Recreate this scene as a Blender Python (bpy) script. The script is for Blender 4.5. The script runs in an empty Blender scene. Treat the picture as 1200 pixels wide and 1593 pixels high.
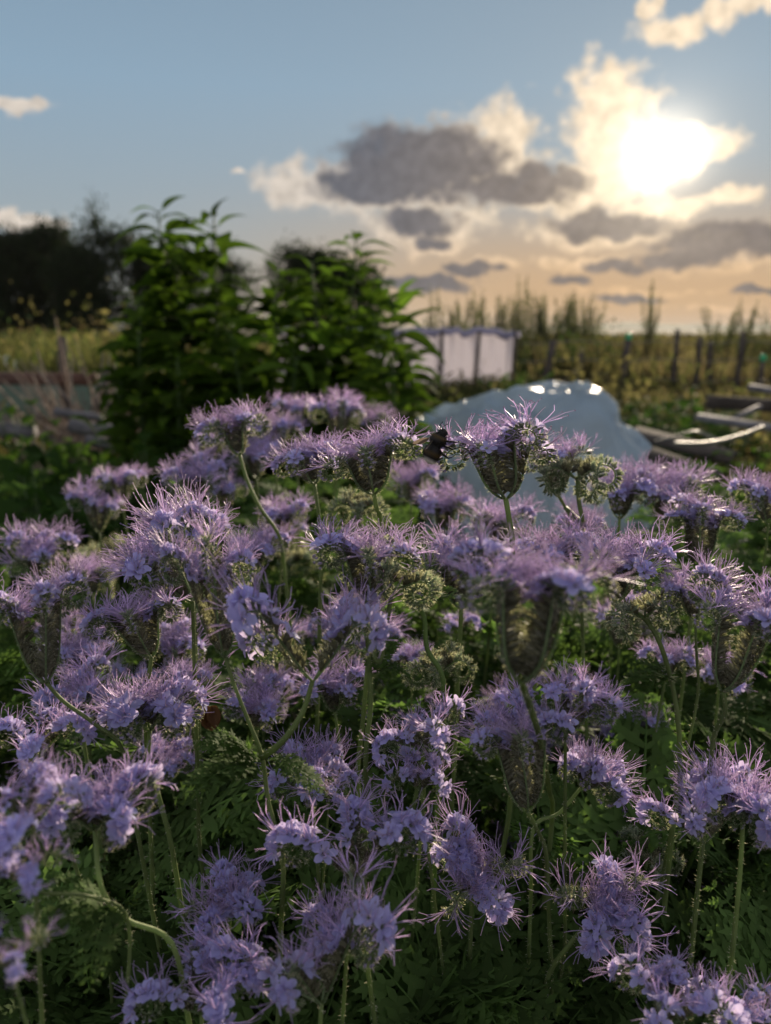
import bpy, math, random
import numpy as np
from mathutils import Vector, Matrix, noise as noise_
R = math.radians
HAZE = 0.00008
rnd = random.Random(7)
sc = bpy.context.scene

# ------------------------------------------------------------------ camera
F = 1250.0; CX, CY = 600.0, 796.5; HORIZON = 512.0
PITCH = math.atan((CY-HORIZON)/F)
CAM = Vector((0, 0, 0.88))
cd = bpy.data.cameras.new('camera'); cam = bpy.data.objects.new('camera', cd)
sc.collection.objects.link(cam); sc.camera = cam
cam.location = CAM; cam.rotation_euler = (R(90)-PITCH, 0, 0)
cd.sensor_fit = 'VERTICAL'; cd.sensor_height = 36.0; cd.lens = 36.0*F/1593.0
cd.clip_start = 0.02; cd.clip_end = 30000
cd.dof.use_dof = True; cd.dof.focus_distance = 0.40; cd.dof.aperture_fstop = 8.4

FW = Vector((0, math.cos(PITCH), -math.sin(PITCH))); UP = Vector((0, math.sin(PITCH), math.cos(PITCH)))
def P(px, py, d):
    """point seen at photo pixel (px,py) at depth d metres"""
    return CAM + Vector((1,0,0))*((px-CX)/F*d) + UP*((CY-py)/F*d) + FW*d
def azel(px, py):
    v = (P(px, py, 1.0)-CAM).normalized()
    return math.degrees(math.atan2(v.x, v.y)), math.degrees(math.asin(v.z))
def G(px, Y, z=0.0):
    """world point at forward distance Y whose azimuth is that of column px"""
    return Vector(((px-CX)/F*Y*math.cos(PITCH), Y, z))

SUN_AZ, SUN_EL = azel(1035, 238)

# ------------------------------------------------------------------ world
w = bpy.data.worlds.new('World'); sc.world = w; w.use_nodes = True
nt = w.node_tree; N = nt.nodes; L = nt.links; N.clear()
def nd(t, **k):
    n = N.new(t)
    for a, b in k.items(): setattr(n, a, b)
    return n
def setin(n, i, v):
    if isinstance(v, bpy.types.NodeSocket): L.new(v, n.inputs[i])
    else: n.inputs[i].default_value = v
def M(op, a, b=0.0, c=0.0):
    n = nd('ShaderNodeMath', operation=op); setin(n,0,a); setin(n,1,b)
    if op in ('MULTIPLY_ADD','SMOOTH_MIN','SMOOTH_MAX'): setin(n,2,c)
    return n.outputs[0]
def VM(op, a, b=(0,0,0), c=(0,0,0)):
    n = nd('ShaderNodeVectorMath', operation=op); setin(n,0,a)
    if op != 'LENGTH': setin(n,1,b)
    if op == 'MULTIPLY_ADD': setin(n,2,c)
    return n.outputs['Value'] if op in ('LENGTH','DOT_PRODUCT') else n.outputs[0]
def MIX(f, a, b, mode='MIX'):
    n = nd('ShaderNodeMix', data_type='RGBA', blend_type=mode); setin(n,0,f); setin(n,6,a); setin(n,7,b)
    return n.outputs[2]
def SS(v, lo, hi):
    n = nd('ShaderNodeMapRange', interpolation_type='SMOOTHSTEP'); setin(n,0,v); setin(n,1,lo); setin(n,2,hi)
    return n.outputs[0]
tc = nd('ShaderNodeTexCoord').outputs['Generated']
sep = nd('ShaderNodeSeparateXYZ'); L.new(tc, sep.inputs[0])
az = M('MULTIPLY', M('ARCTAN2', sep.outputs[0], sep.outputs[1]), 57.29578)
el = M('MULTIPLY', M('ARCSINE', sep.outputs[2]), 57.29578)
cmb = nd('ShaderNodeCombineXYZ'); L.new(az, cmb.inputs[0]); L.new(el, cmb.inputs[1])
base = cmb.outputs[0]
def noise(v, s, det, rough=0.55):
    n = nd('ShaderNodeTexNoise'); setin(n,'Vector',v); n.inputs['Scale'].default_value = s
    n.inputs['Detail'].default_value = det; n.inputs['Roughness'].default_value = rough
    return n
n1 = noise(base, 0.35, 5)
warp = VM('MULTIPLY_ADD', n1.outputs['Color'], (3.6,2.6,0), VM('ADD', base, (-1.8,-1.3,0)))
n2 = noise(base, 0.75, 3.5, 0.5).outputs['Fac']
def blobs(lst):
    cur = None
    for cx, cy, rx, ry in lst:
        a, e = azel(cx, cy); kx, ky = F/57.3/rx*0.95, F/57.3/ry*0.95
        v = VM('MULTIPLY_ADD', warp, (kx, ky, 0), (-a*kx, -e*ky, 0))
        d = VM('LENGTH', v)
        cur = d if cur is None else M('SMOOTH_MIN', cur, d, 0.25)
    return M('SUBTRACT', 1.0, cur)
light_b = [(700,260,160,72),(600,285,160,48),(462,285,70,34),(785,218,58,62),(655,350,98,44),(860,300,90,34),(668,382,48,20),
 (950,178,70,80),(985,258,98,54),(1095,225,62,28),(930,290,48,58),
 (1048,44,52,24),(1128,26,24,26),(1172,6,30,16),(1015,10,18,14),
 (32,160,52,11),(42,343,58,17),(1140,303,48,15),
 (945,358,130,26),(1030,322,100,17),(1120,395,130,28),(900,412,90,15),(1000,452,120,7),(560,400,26,8),(770,410,60,10),(1080,480,90,6),(368,268,13,6)]
dark_b = [(655,245,140,52),(600,282,110,32),(800,290,125,30),(650,342,68,26),(670,378,30,12),
 (945,348,105,20),(1140,374,130,27),(1045,402,60,15),(950,415,62,12),(730,418,55,12),(655,443,90,15),(885,438,38,10),
 (985,465,50,8),(1190,452,50,8)]
Lb = M('MULTIPLY_ADD', M('SUBTRACT', n2, 0.5), 1.3, blobs(light_b))
Db = M('MULTIPLY_ADD', M('SUBTRACT', n2, 0.5), 0.9, blobs(dark_b))
cl_fac = SS(Lb, -0.05, 0.52); dk_fac = SS(Db, -0.05, 0.42)

sky = nd('ShaderNodeTexSky', sky_type='NISHITA'); sky.sun_disc = False
sky.sun_elevation = R(SUN_EL); sky.sun_rotation = R(SUN_AZ); sky.air_density = 1.0; sky.dust_density = 1.2; sky.ozone_density = 1.6
sd = Vector((math.sin(R(SUN_AZ))*math.cos(R(SUN_EL)), math.cos(R(SUN_AZ))*math.cos(R(SUN_EL)), math.sin(R(SUN_EL))))
dot = VM('DOT_PRODUCT', tc, tuple(sd))
ang = M('MULTIPLY', M('ARCCOSINE', M('MINIMUM', dot, 0.999999)), 57.29578)
# the physical sky, evened out, blended with the colours of this evening's clear air
lum = VM('DOT_PRODUCT', sky.outputs[0], (0.25,0.5,0.25))
den = M('ADD', 1.0, M('MULTIPLY', lum, 0.25))
dv = nd('ShaderNodeCombineXYZ'); [L.new(den, dv.inputs[i]) for i in range(3)]
skyc = VM('DIVIDE', sky.outputs[0], dv.outputs[0])
rp = nd('ShaderNodeValToRGB'); L.new(M('DIVIDE', el, 60.0), rp.inputs[0])
E = rp.color_ramp.elements; E[0].position=0.0; E[0].color=(.40,.43,.43,1); E[1].position=1.0; E[1].color=(.14,.23,.34,1)
for ps, cc in ((.10,(.38,.45,.50)),(.25,(.305,.455,.60)),(.45,(.215,.325,.445)),(.7,(.15,.225,.325))):
    x = E.new(ps); x.color = (*cc,1)
air = VM('SCALE', rp.outputs[0]); air.node.inputs['Scale'].default_value = 8.2
skyc = MIX(0.80, skyc, air)
band = M('MULTIPLY', SS(el, 11.0, 1.0), SS(ang, 38.0, 8.0))
skyc = MIX(M('MULTIPLY', band, 0.9), skyc, (5.9,3.6,1.7,1))
skyc = MIX(SS(el, -2.0, -4.0), skyc, (0.5,0.5,0.45,1))
g1 = M('POWER', 2.71828, M('MULTIPLY', M('POWER', M('DIVIDE', ang, 2.0), 2.0), -1.0))
g3 = M('POWER', 2.71828, M('MULTIPLY', M('POWER', M('DIVIDE', ang, 4.6), 2.0), -1.0))
g2 = M('POWER', 2.71828, M('MULTIPLY', M('DIVIDE', ang, 5.0), -1.0))
glow = M('ADD', M('ADD', M('MULTIPLY', g1, M('MULTIPLY_ADD', cl_fac, 9.0, 12.0)), M('MULTIPLY', M('MULTIPLY', g3, 3.2), M('MULTIPLY_ADD', cl_fac, 0.6, 0.4))), M('MULTIPLY', g2, 0.8))
gv = nd('ShaderNodeCombineXYZ'); L.new(glow, gv.inputs[0]); L.new(M('MULTIPLY', glow, 0.84), gv.inputs[1]); L.new(M('MULTIPLY', glow, 0.62), gv.inputs[2])
near = SS(ang, 24.0, 3.0)
lit = MIX(near, (6.4,5.6,4.8,1), (9.6,7.6,5.3,1))
low = M('MULTIPLY', SS(el, 7.5, 2.5), SS(ang, 36.0, 10.0))
lit = MIX(low, lit, (7.0,4.5,2.4,1))
n3 = noise(base, 1.1, 2.0, 0.5).outputs['Fac']
lit = VM('SCALE', lit); L.new(M('MULTIPLY_ADD', n3, 0.9, 0.5), lit.node.inputs['Scale'])
c = MIX(M('MULTIPLY', cl_fac, 0.92), skyc, lit)
dark = MIX(SS(ang, 25.0, 5.0), (.72,.86,1.2,1), (1.7,1.45,1.35,1))
dark = VM('SCALE', dark); L.new(M('MULTIPLY_ADD', n3, 0.8, 0.6), dark.node.inputs['Scale'])
c = MIX(M('MULTIPLY', dk_fac, 0.93), c, dark)
c = VM('MULTIPLY_ADD', gv.outputs[0], (1,1,1), c)
# unseen bright broken cloud, added overhead and behind the camera as fill light
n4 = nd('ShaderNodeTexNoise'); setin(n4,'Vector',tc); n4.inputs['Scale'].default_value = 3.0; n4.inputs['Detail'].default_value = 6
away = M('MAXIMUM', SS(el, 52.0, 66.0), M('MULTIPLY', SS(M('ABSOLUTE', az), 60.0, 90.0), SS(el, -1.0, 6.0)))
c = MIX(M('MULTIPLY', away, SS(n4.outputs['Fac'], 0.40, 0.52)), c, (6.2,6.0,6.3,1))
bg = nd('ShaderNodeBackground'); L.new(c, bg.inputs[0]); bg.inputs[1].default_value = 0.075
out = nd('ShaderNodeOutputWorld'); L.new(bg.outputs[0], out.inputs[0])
w.cycles.sampling_method = 'MANUAL'; w.cycles.sample_map_resolution = 512

sl = bpy.data.lights.new('sun', 'SUN'); sl.energy = 5.0; sl.angle = R(0.5); sl.color = (1.0, 0.83, 0.62)
so = bpy.data.objects.new('sun', sl); sc.collection.objects.link(so)
so.rotation_euler = Vector(sd).to_track_quat('Z', 'Y').to_euler()
sc.view_settings.view_transform = 'Standard'; sc.view_settings.look = 'None'
sc.view_settings.exposure = 0.60; sc.view_settings.gamma = 1.0
sc.render.engine = 'CYCLES'
sc.cycles.max_bounces = 6; sc.cycles.diffuse_bounces = 3; sc.cycles.transmission_bounces = 3; sc.cycles.glossy_bounces = 2
sc.cycles.transparent_max_bounces = 4; sc.cycles.sample_clamp_indirect = 4.0

# ------------------------------------------------------------------ helpers
C = sc.collection
def tag(o, label=None, cat=None, group=None, kind=None):
    if label: o['label'] = label
    if cat: o['category'] = cat
    if group: o['group'] = group
    if kind: o['kind'] = kind
    return o
def empty(name, loc, label, cat, group=None):
    o = bpy.data.objects.new(name, None); C.objects.link(o); o.location = loc; o.empty_display_size = 0.02
    return tag(o, label, cat, group)
def link(name, me, parent=None, mat=None):
    o = bpy.data.objects.new(name, me); C.objects.link(o)
    if parent: o.parent = parent
    return o

def material(name, col=(0.5,0.5,0.5), rough=0.6, trans=None, tfac=0.4, attr=False, var=0.15, nscale=30.0, spec=0.3,
             rand=0.0, bump=0.0, bscale=60.0, metal=0.0, sheen=0.0):
    m = bpy.data.materials.new(name); m.use_nodes = True
    n_ = m.node_tree.nodes; l_ = m.node_tree.links; n_.clear()
    o_ = n_.new('ShaderNodeOutputMaterial'); p = n_.new('ShaderNodeBsdfPrincipled')
    p.inputs['Roughness'].default_value = rough; p.inputs['Specular IOR Level'].default_value = spec
    p.inputs['Metallic'].default_value = metal; p.inputs['Sheen Weight'].default_value = sheen
    t = n_.new('ShaderNodeTexCoord'); nz = n_.new('ShaderNodeTexNoise'); nz.inputs['Scale'].default_value = nscale; nz.inputs['Detail'].default_value = 4
    l_.new(t.outputs['Object'], nz.inputs['Vector'])
    mr = n_.new('ShaderNodeMapRange'); mr.inputs[1].default_value = 0.3; mr.inputs[2].default_value = 0.7
    mr.inputs[3].default_value = 1-var; mr.inputs[4].default_value = 1+var
    l_.new(nz.outputs['Fac'], mr.inputs[0])
    oi = n_.new('ShaderNodeObjectInfo'); mo = n_.new('ShaderNodeMath'); mo.operation = 'MULTIPLY_ADD'
    l_.new(oi.outputs['Random'], mo.inputs[0]); mo.inputs[1].default_value = rand; mo.inputs[2].default_value = 1-rand/2
    mm = n_.new('ShaderNodeMath'); mm.operation = 'MULTIPLY'; l_.new(mr.outputs[0], mm.inputs[0]); l_.new(mo.outputs[0], mm.inputs[1])
    vs = n_.new('ShaderNodeVectorMath'); vs.operation = 'SCALE'; l_.new(mm.outputs[0], vs.inputs['Scale'])
    if attr:
        a = n_.new('ShaderNodeAttribute'); a.attribute_name = 'Col'; l_.new(a.outputs['Color'], vs.inputs[0])
    else: vs.inputs[0].default_value = col
    l_.new(vs.outputs[0], p.inputs['Base Color'])
    if bump:
        b = n_.new('ShaderNodeBump'); b.inputs['Strength'].default_value = bump; b.inputs['Distance'].default_value = 0.02
        nb = n_.new('ShaderNodeTexNoise'); nb.inputs['Scale'].default_value = bscale; nb.inputs['Detail'].default_value = 6
        l_.new(t.outputs['Object'], nb.inputs['Vector']); l_.new(nb.outputs['Fac'], b.inputs['Height']); l_.new(b.outputs[0], p.inputs['Normal'])
    if trans:
        tr = n_.new('ShaderNodeBsdfTranslucent')
        if trans == 'attr':
            v2 = n_.new('ShaderNodeVectorMath'); v2.operation = 'MULTIPLY'; v2.inputs[1].default_value = (1.6,1.7,1.15)
            l_.new(vs.outputs[0], v2.inputs[0]); l_.new(v2.outputs[0], tr.inputs[0])
        else: tr.inputs[0].default_value = (*trans, 1)
        mx = n_.new('ShaderNodeMixShader'); mx.inputs[0].default_value = tfac
        l_.new(p.outputs[0], mx.inputs[1]); l_.new(tr.outputs[0], mx.inputs[2]); l_.new(mx.outputs[0], o_.inputs[0])
    else: l_.new(p.outputs[0], o_.inputs[0])
    return m

class MB:
    def __init__(s): s.v=[]; s.t=[]; s.q=[]; s.c=[]; s.n=0
    def add(s, v, q=None, t=None, col=(1,1,1)):
        v = np.asarray(v, float).reshape(-1,3); s.v.append(v)
        cc = np.asarray(col, float)
        s.c.append(np.tile(cc, (len(v),1)) if cc.ndim == 1 else cc)
        if q is not None and len(q): s.q.append(np.asarray(q, int).reshape(-1,4)+s.n)
        if t is not None and len(t): s.t.append(np.asarray(t, int).reshape(-1,3)+s.n)
        s.n += len(v)
    def arrays(s):
        v = np.concatenate(s.v); c = np.concatenate(s.c)
        q = np.concatenate(s.q) if s.q else np.zeros((0,4),int); t = np.concatenate(s.t) if s.t else np.zeros((0,3),int)
        return v,q,t,c
    def addarr(s, arr, mat, colmul=1.0):
        v,q,t,c = arr; m = np.array(mat)
        s.add(v@m[:3,:3].T + m[:3,3], q, t, np.clip(c*colmul,0,1))
    def mesh(s, name, mat, smooth=True):
        v,q,t,c = s.arrays(); me = bpy.data.meshes.new(name)
        me.vertices.add(len(v)); me.vertices.foreach_set('co', v.ravel())
        nl = len(q)*4+len(t)*3; me.loops.add(nl); me.polygons.add(len(q)+len(t))
        me.loops.foreach_set('vertex_index', np.concatenate([q.ravel(), t.ravel()]).astype(np.int32))
        st = np.concatenate([np.arange(len(q))*4, len(q)*4+np.arange(len(t))*3]).astype(np.int32)
        me.polygons.foreach_set('loop_start', st)
        me.polygons.foreach_set('use_smooth', np.full(len(st), smooth))
        a = me.color_attributes.new('Col', 'FLOAT_COLOR', 'POINT')
        a.data.foreach_set('color', np.concatenate([c, np.ones((len(c),1))],1).astype(np.float32).ravel())
        me.update(calc_edges=True); me.validate()
        me.materials.append(mat); return me

def V3(x): return np.array(x, float)
def unit(v):
    v = V3(v); n = np.linalg.norm(v); return v/n if n > 1e-12 else V3((0,0,1))
def perp(d):
    a = V3((0,0,1)) if abs(d[2]) < 0.9 else V3((1,0,0)); u = unit(np.cross(d,a)); return u, np.cross(d,u)
def tube(mb, pts, rad, sides=6, col=(1,1,1), cap=True):
    pts = [V3(p) for p in pts]; n = len(pts); vs=[]
    rad = [rad]*n if np.isscalar(rad) else rad
    t = unit(pts[1]-pts[0]); u,_ = perp(t)
    for i in range(n):
        t = unit(pts[min(i+1,n-1)]-pts[max(i-1,0)]); u = unit(u-t*np.dot(u,t)); w_ = np.cross(t,u)
        for k in range(sides):
            a = 2*math.pi*k/sides; vs.append(pts[i]+rad[i]*(math.cos(a)*u+math.sin(a)*w_))
    q = [(i*sides+k, i*sides+(k+1)%sides, (i+1)*sides+(k+1)%sides, (i+1)*sides+k) for i in range(n-1) for k in range(sides)]
    tt = []
    if cap:
        vs.append(pts[-1]); e = len(vs)-1; tt = [((n-1)*sides+k, (n-1)*sides+(k+1)%sides, e) for k in range(sides)]
        vs.append(pts[0]); e = len(vs)-1; tt += [((k+1)%sides, k, e) for k in range(sides)]
    mb.add(vs, q, tt, col)
def blade(mb, p, d, w_, ln, nrm, seg=3, bend=0.0, col=(1,1,1), prof=None, cup=0.0):
    """lance-shaped leaf/petal: a strip with a mid rib, bending along nrm"""
    d = unit(d); nrm = unit(V3(nrm)-d*np.dot(nrm,d)); s = np.cross(d,nrm); vs=[]
    for i in range(seg+1):
        f = i/seg; wi = (prof(f) if prof else math.sin(math.pi*min(1,0.12+f*0.88))**0.8)*w_/2
        c0 = V3(p)+d*ln*(f-0.25*abs(bend)*f*f)+nrm*bend*ln*f*f
        vs += [c0-s*wi+nrm*cup*wi, c0, c0+s*wi+nrm*cup*wi]
    q = []
    for i in range(seg):
        a = i*3; q += [(a,a+1,a+4,a+3),(a+1,a+2,a+5,a+4)]
    mb.add(vs, q, None, col)
def hair(mb, p, d, ln, r, col, bend=None):
    d = unit(d); u,v = perp(d); p = V3(p); e = p+d*ln
    if bend is not None: e = e+V3(bend)*ln
    an = rnd.uniform(0,3.14); u = u*math.cos(an)+v*math.sin(an)
    mb.add([p+u*r*1.3, p-u*r*1.3, e], None, [(0,1,2)], col)
def ball(mb, c, r, col, sc_=(1,1,1), seg=6, ring=4):
    vs=[V3(c)+V3((0,0,r*sc_[2]))]
    for i in range(1,ring):
        th = math.pi*i/ring
        for k in range(seg):
            a = 2*math.pi*k/seg; vs.append(V3(c)+V3((r*sc_[0]*math.sin(th)*math.cos(a), r*sc_[1]*math.sin(th)*math.sin(a), r*sc_[2]*math.cos(th))))
    vs.append(V3(c)-V3((0,0,r*sc_[2]))); q=[];t=[]
    for i in range(ring-2):
        for k in range(seg): q.append((1+i*seg+k, 1+(i+1)*seg+k, 1+(i+1)*seg+(k+1)%seg, 1+i*seg+(k+1)%seg))
    for k in range(seg):
        t.append((0,1+k,1+(k+1)%seg)); b=1+(ring-2)*seg; t.append((len(vs)-1,b+(k+1)%seg,b+k))
    mb.add(vs,q,t,col)
def catmull(pts, k=6, fine=False):
    P_ = [V3(p) for p in pts]
    if fine:
        Q=[P_[0]]
        for a,b in zip(P_,P_[1:]):
            m=max(1,int(np.linalg.norm(b-a)/.035)); Q+=[a+(b-a)*(i+1)/m for i in range(m)]
        P_=Q
    P_ = [2*P_[0]-P_[1]]+P_+[2*P_[-1]-P_[-2]]; o=[]
    for i in range(1,len(P_)-2):
        for j in range(k):
            t=j/k; a,b,c_,d=P_[i-1],P_[i],P_[i+1],P_[i+2]
            o.append(0.5*((2*b)+(-a+c_)*t+(2*a-5*b+4*c_-d)*t*t+(-a+3*b-3*c_+d)*t**3))
    o.append(P_[-2]); return o
def U(a,b): return rnd.uniform(a,b)
def jit(s): return V3((U(-s,s),U(-s,s),U(-s,s)))

# ------------------------------------------------------------------ materials
m_coil = material('phacelia bristly calyx', attr=True, rough=0.5, spec=0.4, trans='attr', tfac=0.45, var=0.12, nscale=300, rand=0.2)
m_petal = material('phacelia petal lilac', (0.43,0.43,0.76), 0.6, (0.78,0.66,0.93), 0.48, var=0.14, nscale=200, rand=0.35)
m_stamen = material('phacelia stamen mauve', attr=True, rough=0.4, spec=0.7, trans='attr', tfac=0.55, var=0.1, nscale=100, rand=0.3)
m_stem = material('phacelia stem hairy green', attr=True, rough=0.6, trans='attr', tfac=0.3, var=0.2, nscale=60)
m_leaf = material('ferny phacelia leaf', attr=True, spec=0.08, rough=0.65, trans='attr', tfac=0.5, var=0.3, nscale=25, rand=0.2)

# ------------------------------------------------------------------ phacelia coils
KIND = dict(cone=dict(L=.033,tilt=16,n=5), tall=dict(L=.046,tilt=11,n=5), flat=dict(L=.022,tilt=22,n=5),
            globe=dict(L=.010,tilt=42,n=5), loose=dict(L=.021,tilt=44,n=4), bud=dict(L=.006,tilt=55,n=5))
GREEN=V3((.15,.20,.10)); OLD=V3((.135,.13,.09)); HAIR=V3((.74,.69,.56)); LILBUD=V3((.30,.25,.42))
def make_coil(kind, seed):
    global rnd
    sv = rnd; rnd = random.Random(seed)
    Lk = KIND[kind]['L']*U(.92,1.08); ax = MB(); pe = MB(); st = MB()
    ds = .0005; p = V3((0,0,0)); s = 0; ph0 = R({'cone':U(26,38),'tall':U(30,38),'flat':U(26,40)}.get(kind,8)); pe0 = R({'cone':0,'tall':-3,'flat':-4}.get(kind,0)); phi = ph0; path=[]
    stalk = .005; total = stalk+Lk; r0 = .0070*U(.85,1.25); end = R(U(470,560)); start=0
    while phi < end and len(path) < 400:
        t = V3((math.sin(phi),0,math.cos(phi))); nrm = V3((-math.cos(phi),0,math.sin(phi)))
        path.append((p.copy(), t, nrm, s, phi))
        p = p+t*ds; s += ds
        if s < total: phi = pe0+(ph0-pe0)*max(0,1-s/(.5*total))**1.3
        else:
            r = max(.0011, r0*(1-.78*(phi/end))); phi += ds/r
    sm = path[::4]+[path[-1]]
    tube(ax, [a[0] for a in sm], [max(.0003,.00075*(1-.7*i/len(sm))) for i in range(len(sm))], 5, GREEN*1.1)
    send = path[-1][3]
    # hairs on the axis
    for _ in range(140):
        a = rnd.choice(path); b = unit(-a[2]*U(.2,1)+V3((0,U(-1,1),0))); hair(ax, a[0]+b*.0006, unit(b+a[1]*.2), U(.0008,.0017), .00006, HAIR)
    # calyces in two comb-like rows on the convex side
    s = stalk*0.9; row = 0
    dens = .00105 if kind not in ('loose',) else .0015
    while s < send-.001:
        a = path[min(int(s/ds), len(path)-1)]; P0,T,Nn,_,ph = a
        g = (s-total)/(send-total)      # <0 in fruit, 0..1 along the curl
        side = 1 if row%2 else -1; row += 1
        if g < 0: cl, cw, colr, sp = U(.0065,.0090), .0011, OLD*U(.7,1.35)*(1 if rnd.random()>.3 else 1.2), .6
        else: cl, cw, sp = .0062*(1-.60*g)*U(.85,1.15), .0011*(1-.4*g), .3; colr = GREEN*U(.8,1.2)*(1-g*.2)+LILBUD*.25*(g<.35)
        along = .55 if g < 0 else .1
        d = unit(Nn*U(.7,.95)+V3((0,side*U(.4,.75),0))+T*along*U(.3,1.5)+jit(.34))
        b0 = P0+d*.0008
        nseps = 5 if g<.6 else 4; u,v = perp(d)
        for k in range(nseps):
            an = 2*math.pi*k/nseps+s*900; o = u*math.cos(an)+v*math.sin(an)
            blade(ax, b0+o*.0002, unit(d+o*sp*.4), cw*1.5, cl*U(.85,1.1), -o, 2, U(0,.18) if g>=0 else U(-.15,.1), colr*U(.85,1.15))
            for _ in range(4):
                f = U(.25,1); hair(ax, b0+d*cl*f+o*cl*.16*f, unit(o+d*U(.1,.9)+jit(.4)), U(.0012,.0028)*(1-.3*max(g,0)), .00006, HAIR*U(.7,1.15))
        if g > .35 and kind!='bud' and g<.6: ball(ax, b0+d*cl*.75, .0009, LILBUD*1.3, seg=5, ring=3)
        # open flowers at the crest
        bloom = kind!='bud' and s > total-.009 and ph < R(125)
        if kind=='loose': bloom = kind!='bud' and s > total-.011 and ph < R(150)
        if bloom and rnd.random() < .92:
            c0 = b0+d*cl*.7; w0 = U(.0045,.0060)*(1.18 if kind in('loose','globe') else 1); fade = rnd.random()<.15
            if rnd.random() < .72:
                rot = U(0,6.3)
                for k in range(5):
                    an = rot+2*math.pi*k/5; o = u*math.cos(an)+v*math.sin(an)
                    blade(pe, c0+o*.0009-d*.001, unit(d*1.1+o*.75), w0*.68, w0*U(.85,1.1), -o, 4, -.38*U(.4,1.6),
                          prof=lambda f:(.30+.70*math.sin(min(1,f*1.15)*math.pi*.56))*(1 if f<.8 else math.sqrt(max(.12,1-((f-.8)/.23)**2))), cup=.28)
            for k in range(5 if kind in('cone','tall','flat') else 4):
                an = U(0,6.3); o = u*math.cos(an)+v*math.sin(an); ln = U(.0095,.0165)
                pts=[c0, c0+d*ln*.45+o*ln*.10, c0+d*ln*.8+o*ln*.24, c0+d*ln+o*ln*U(.32,.5)+jit(.001)]
                cc = V3((.54,.43,.73))*(1 if rnd.random()<.8 else 1.25)*U(.8,1.2)
                tube(st, pts, [.00022,.0002,.00018,.00013], 3, cc, cap=False)
                if rnd.random()<.7: ball(st, pts[-1], .00036, V3((.34,.26,.44)), (1,1,1.7), 4, 3)
        # spent stamens hanging on below the crest
        elif kind!='bud' and g<0 and s>total-.018 and rnd.random()<.35:
            for k in range(2):
                o = jit(1); ln=U(.004,.008); tube(st,[b0+d*cl*.7, b0+d*(cl+ln*.6)+o*.001, b0+d*(cl+ln)+o*.003],[.00014,.00012,.0001],3,V3((.40,.27,.36))*U(.7,1.1),cap=False)
        s += dens*U(.75,1.35)*(1 if g<0 else max(.45,1-.55*g))
    rnd = sv
    me = [ax.mesh('flower_coil', m_coil), None, None]
    if pe.n: me[1] = pe.mesh('blossoms', m_petal)
    if st.n: me[2] = st.mesh('stamens', m_stamen)
    return me
COILS = {k:[make_coil(k, 100+11*i+len(k)) for i in range(5 if k in('cone','flat','globe') else 3)] for k in KIND}

# ------------------------------------------------------------------ ferny leaves
def make_leaf(seed, ln=.075):
    r_ = random.Random(seed); mb = MB(); n=9; pts=[]; d=V3((1,0,0)); p=V3((0,0,0))
    ang0=r_.uniform(.1,.4); curl=-r_.uniform(.6,1.6)
    for i in range(n+1):
        a = ang0+curl*(i/n)**1.3; pts.append(p.copy()); p=p+V3((math.cos(a),0,math.sin(a)))*ln/n
    g = V3((.075,.125,.036))*r_.uniform(.8,1.25)
    tube(mb, pts, [.0009*(1-.7*i/n) for i in range(n+1)], 4, g*1.4, cap=False)
    for i in range(1,n+1):
        t = unit(pts[i]-pts[i-1]); f=i/n
        L2 = ln*.30*math.sin(math.pi*min(1,.22+.74*f))+.003
        for sd_ in (-1,1):
            d2 = unit(t*.55+V3((0,sd_,0))+V3((0,0,r_.uniform(-.25,.2)))); nn=unit(np.cross(d2,V3((0,sd_,0)).dot(-1)*1+t)); nn=V3((0,0,1))
            blade(mb, pts[i], d2, L2*.22, L2, nn, 3, r_.uniform(-.3,.15), g*r_.uniform(.85,1.2))
            m=4
            for j in range(1,m+1):
                b0=pts[i]+d2*L2*(j/(m+.7))
                for s2 in (-1,1):
                    e=unit(np.cross(nn,d2)); d3=unit(d2*.7+e*s2+nn*r_.uniform(-.3,.3)); l3=L2*.36*math.sin(math.pi*min(1,.3+.62*j/m))
                    blade(mb,b0,d3,l3*.5,l3,nn,2,r_.uniform(-.3,.2),g*r_.uniform(.8,1.3))
    return mb.arrays()
LEAFA=[make_leaf(s) for s in (1,2,3,4)]
LEAFM=[]
for a in LEAFA:
    b=MB(); b.addarr(a, np.eye(4)); LEAFM.append(b.mesh('leaf', m_leaf))

# ------------------------------------------------------------------ phacelia plants
PL = {}
def stem_mesh(pts, r1, r2, hairs, col):
    mb = MB(); cv = catmull(pts, 5, True); n=len(cv)
    rad=[r1+(r2-r1)*min(1,i/n*1.3) for i in range(n)]
    tube(mb, cv, rad, 7, col)
    acc=[0]
    for i in range(1,n): acc.append(acc[-1]+np.linalg.norm(cv[i]-cv[i-1]))
    lim=min(acc[-1], .16); cnt=int(hairs*lim/.001)
    for _ in range(cnt):
        s_=U(0,lim); i=1
        while i<n-1 and acc[i]<s_: i+=1
        f=(s_-acc[i-1])/max(1e-6,acc[i]-acc[i-1]); p=cv[i-1]*(1-f)+cv[i]*f; t=unit(cv[i]-cv[i-1]); u,v=perp(t); a=U(0,6.3)
        o=u*math.cos(a)+v*math.sin(a); hair(mb, p+o*rad[i]*.9, unit(o+t*U(-.5,.2)), U(.0007,.0019), .00007, HAIR*1.05)
    return mb.mesh('stem', m_stem)
def frame(loc, axis, twist):
    q = Vector(axis).to_track_quat('Z','Y'); return Matrix.Translation(loc) @ q.to_matrix().to_4x4() @ Matrix.Rotation(twist,4,'Z')
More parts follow.
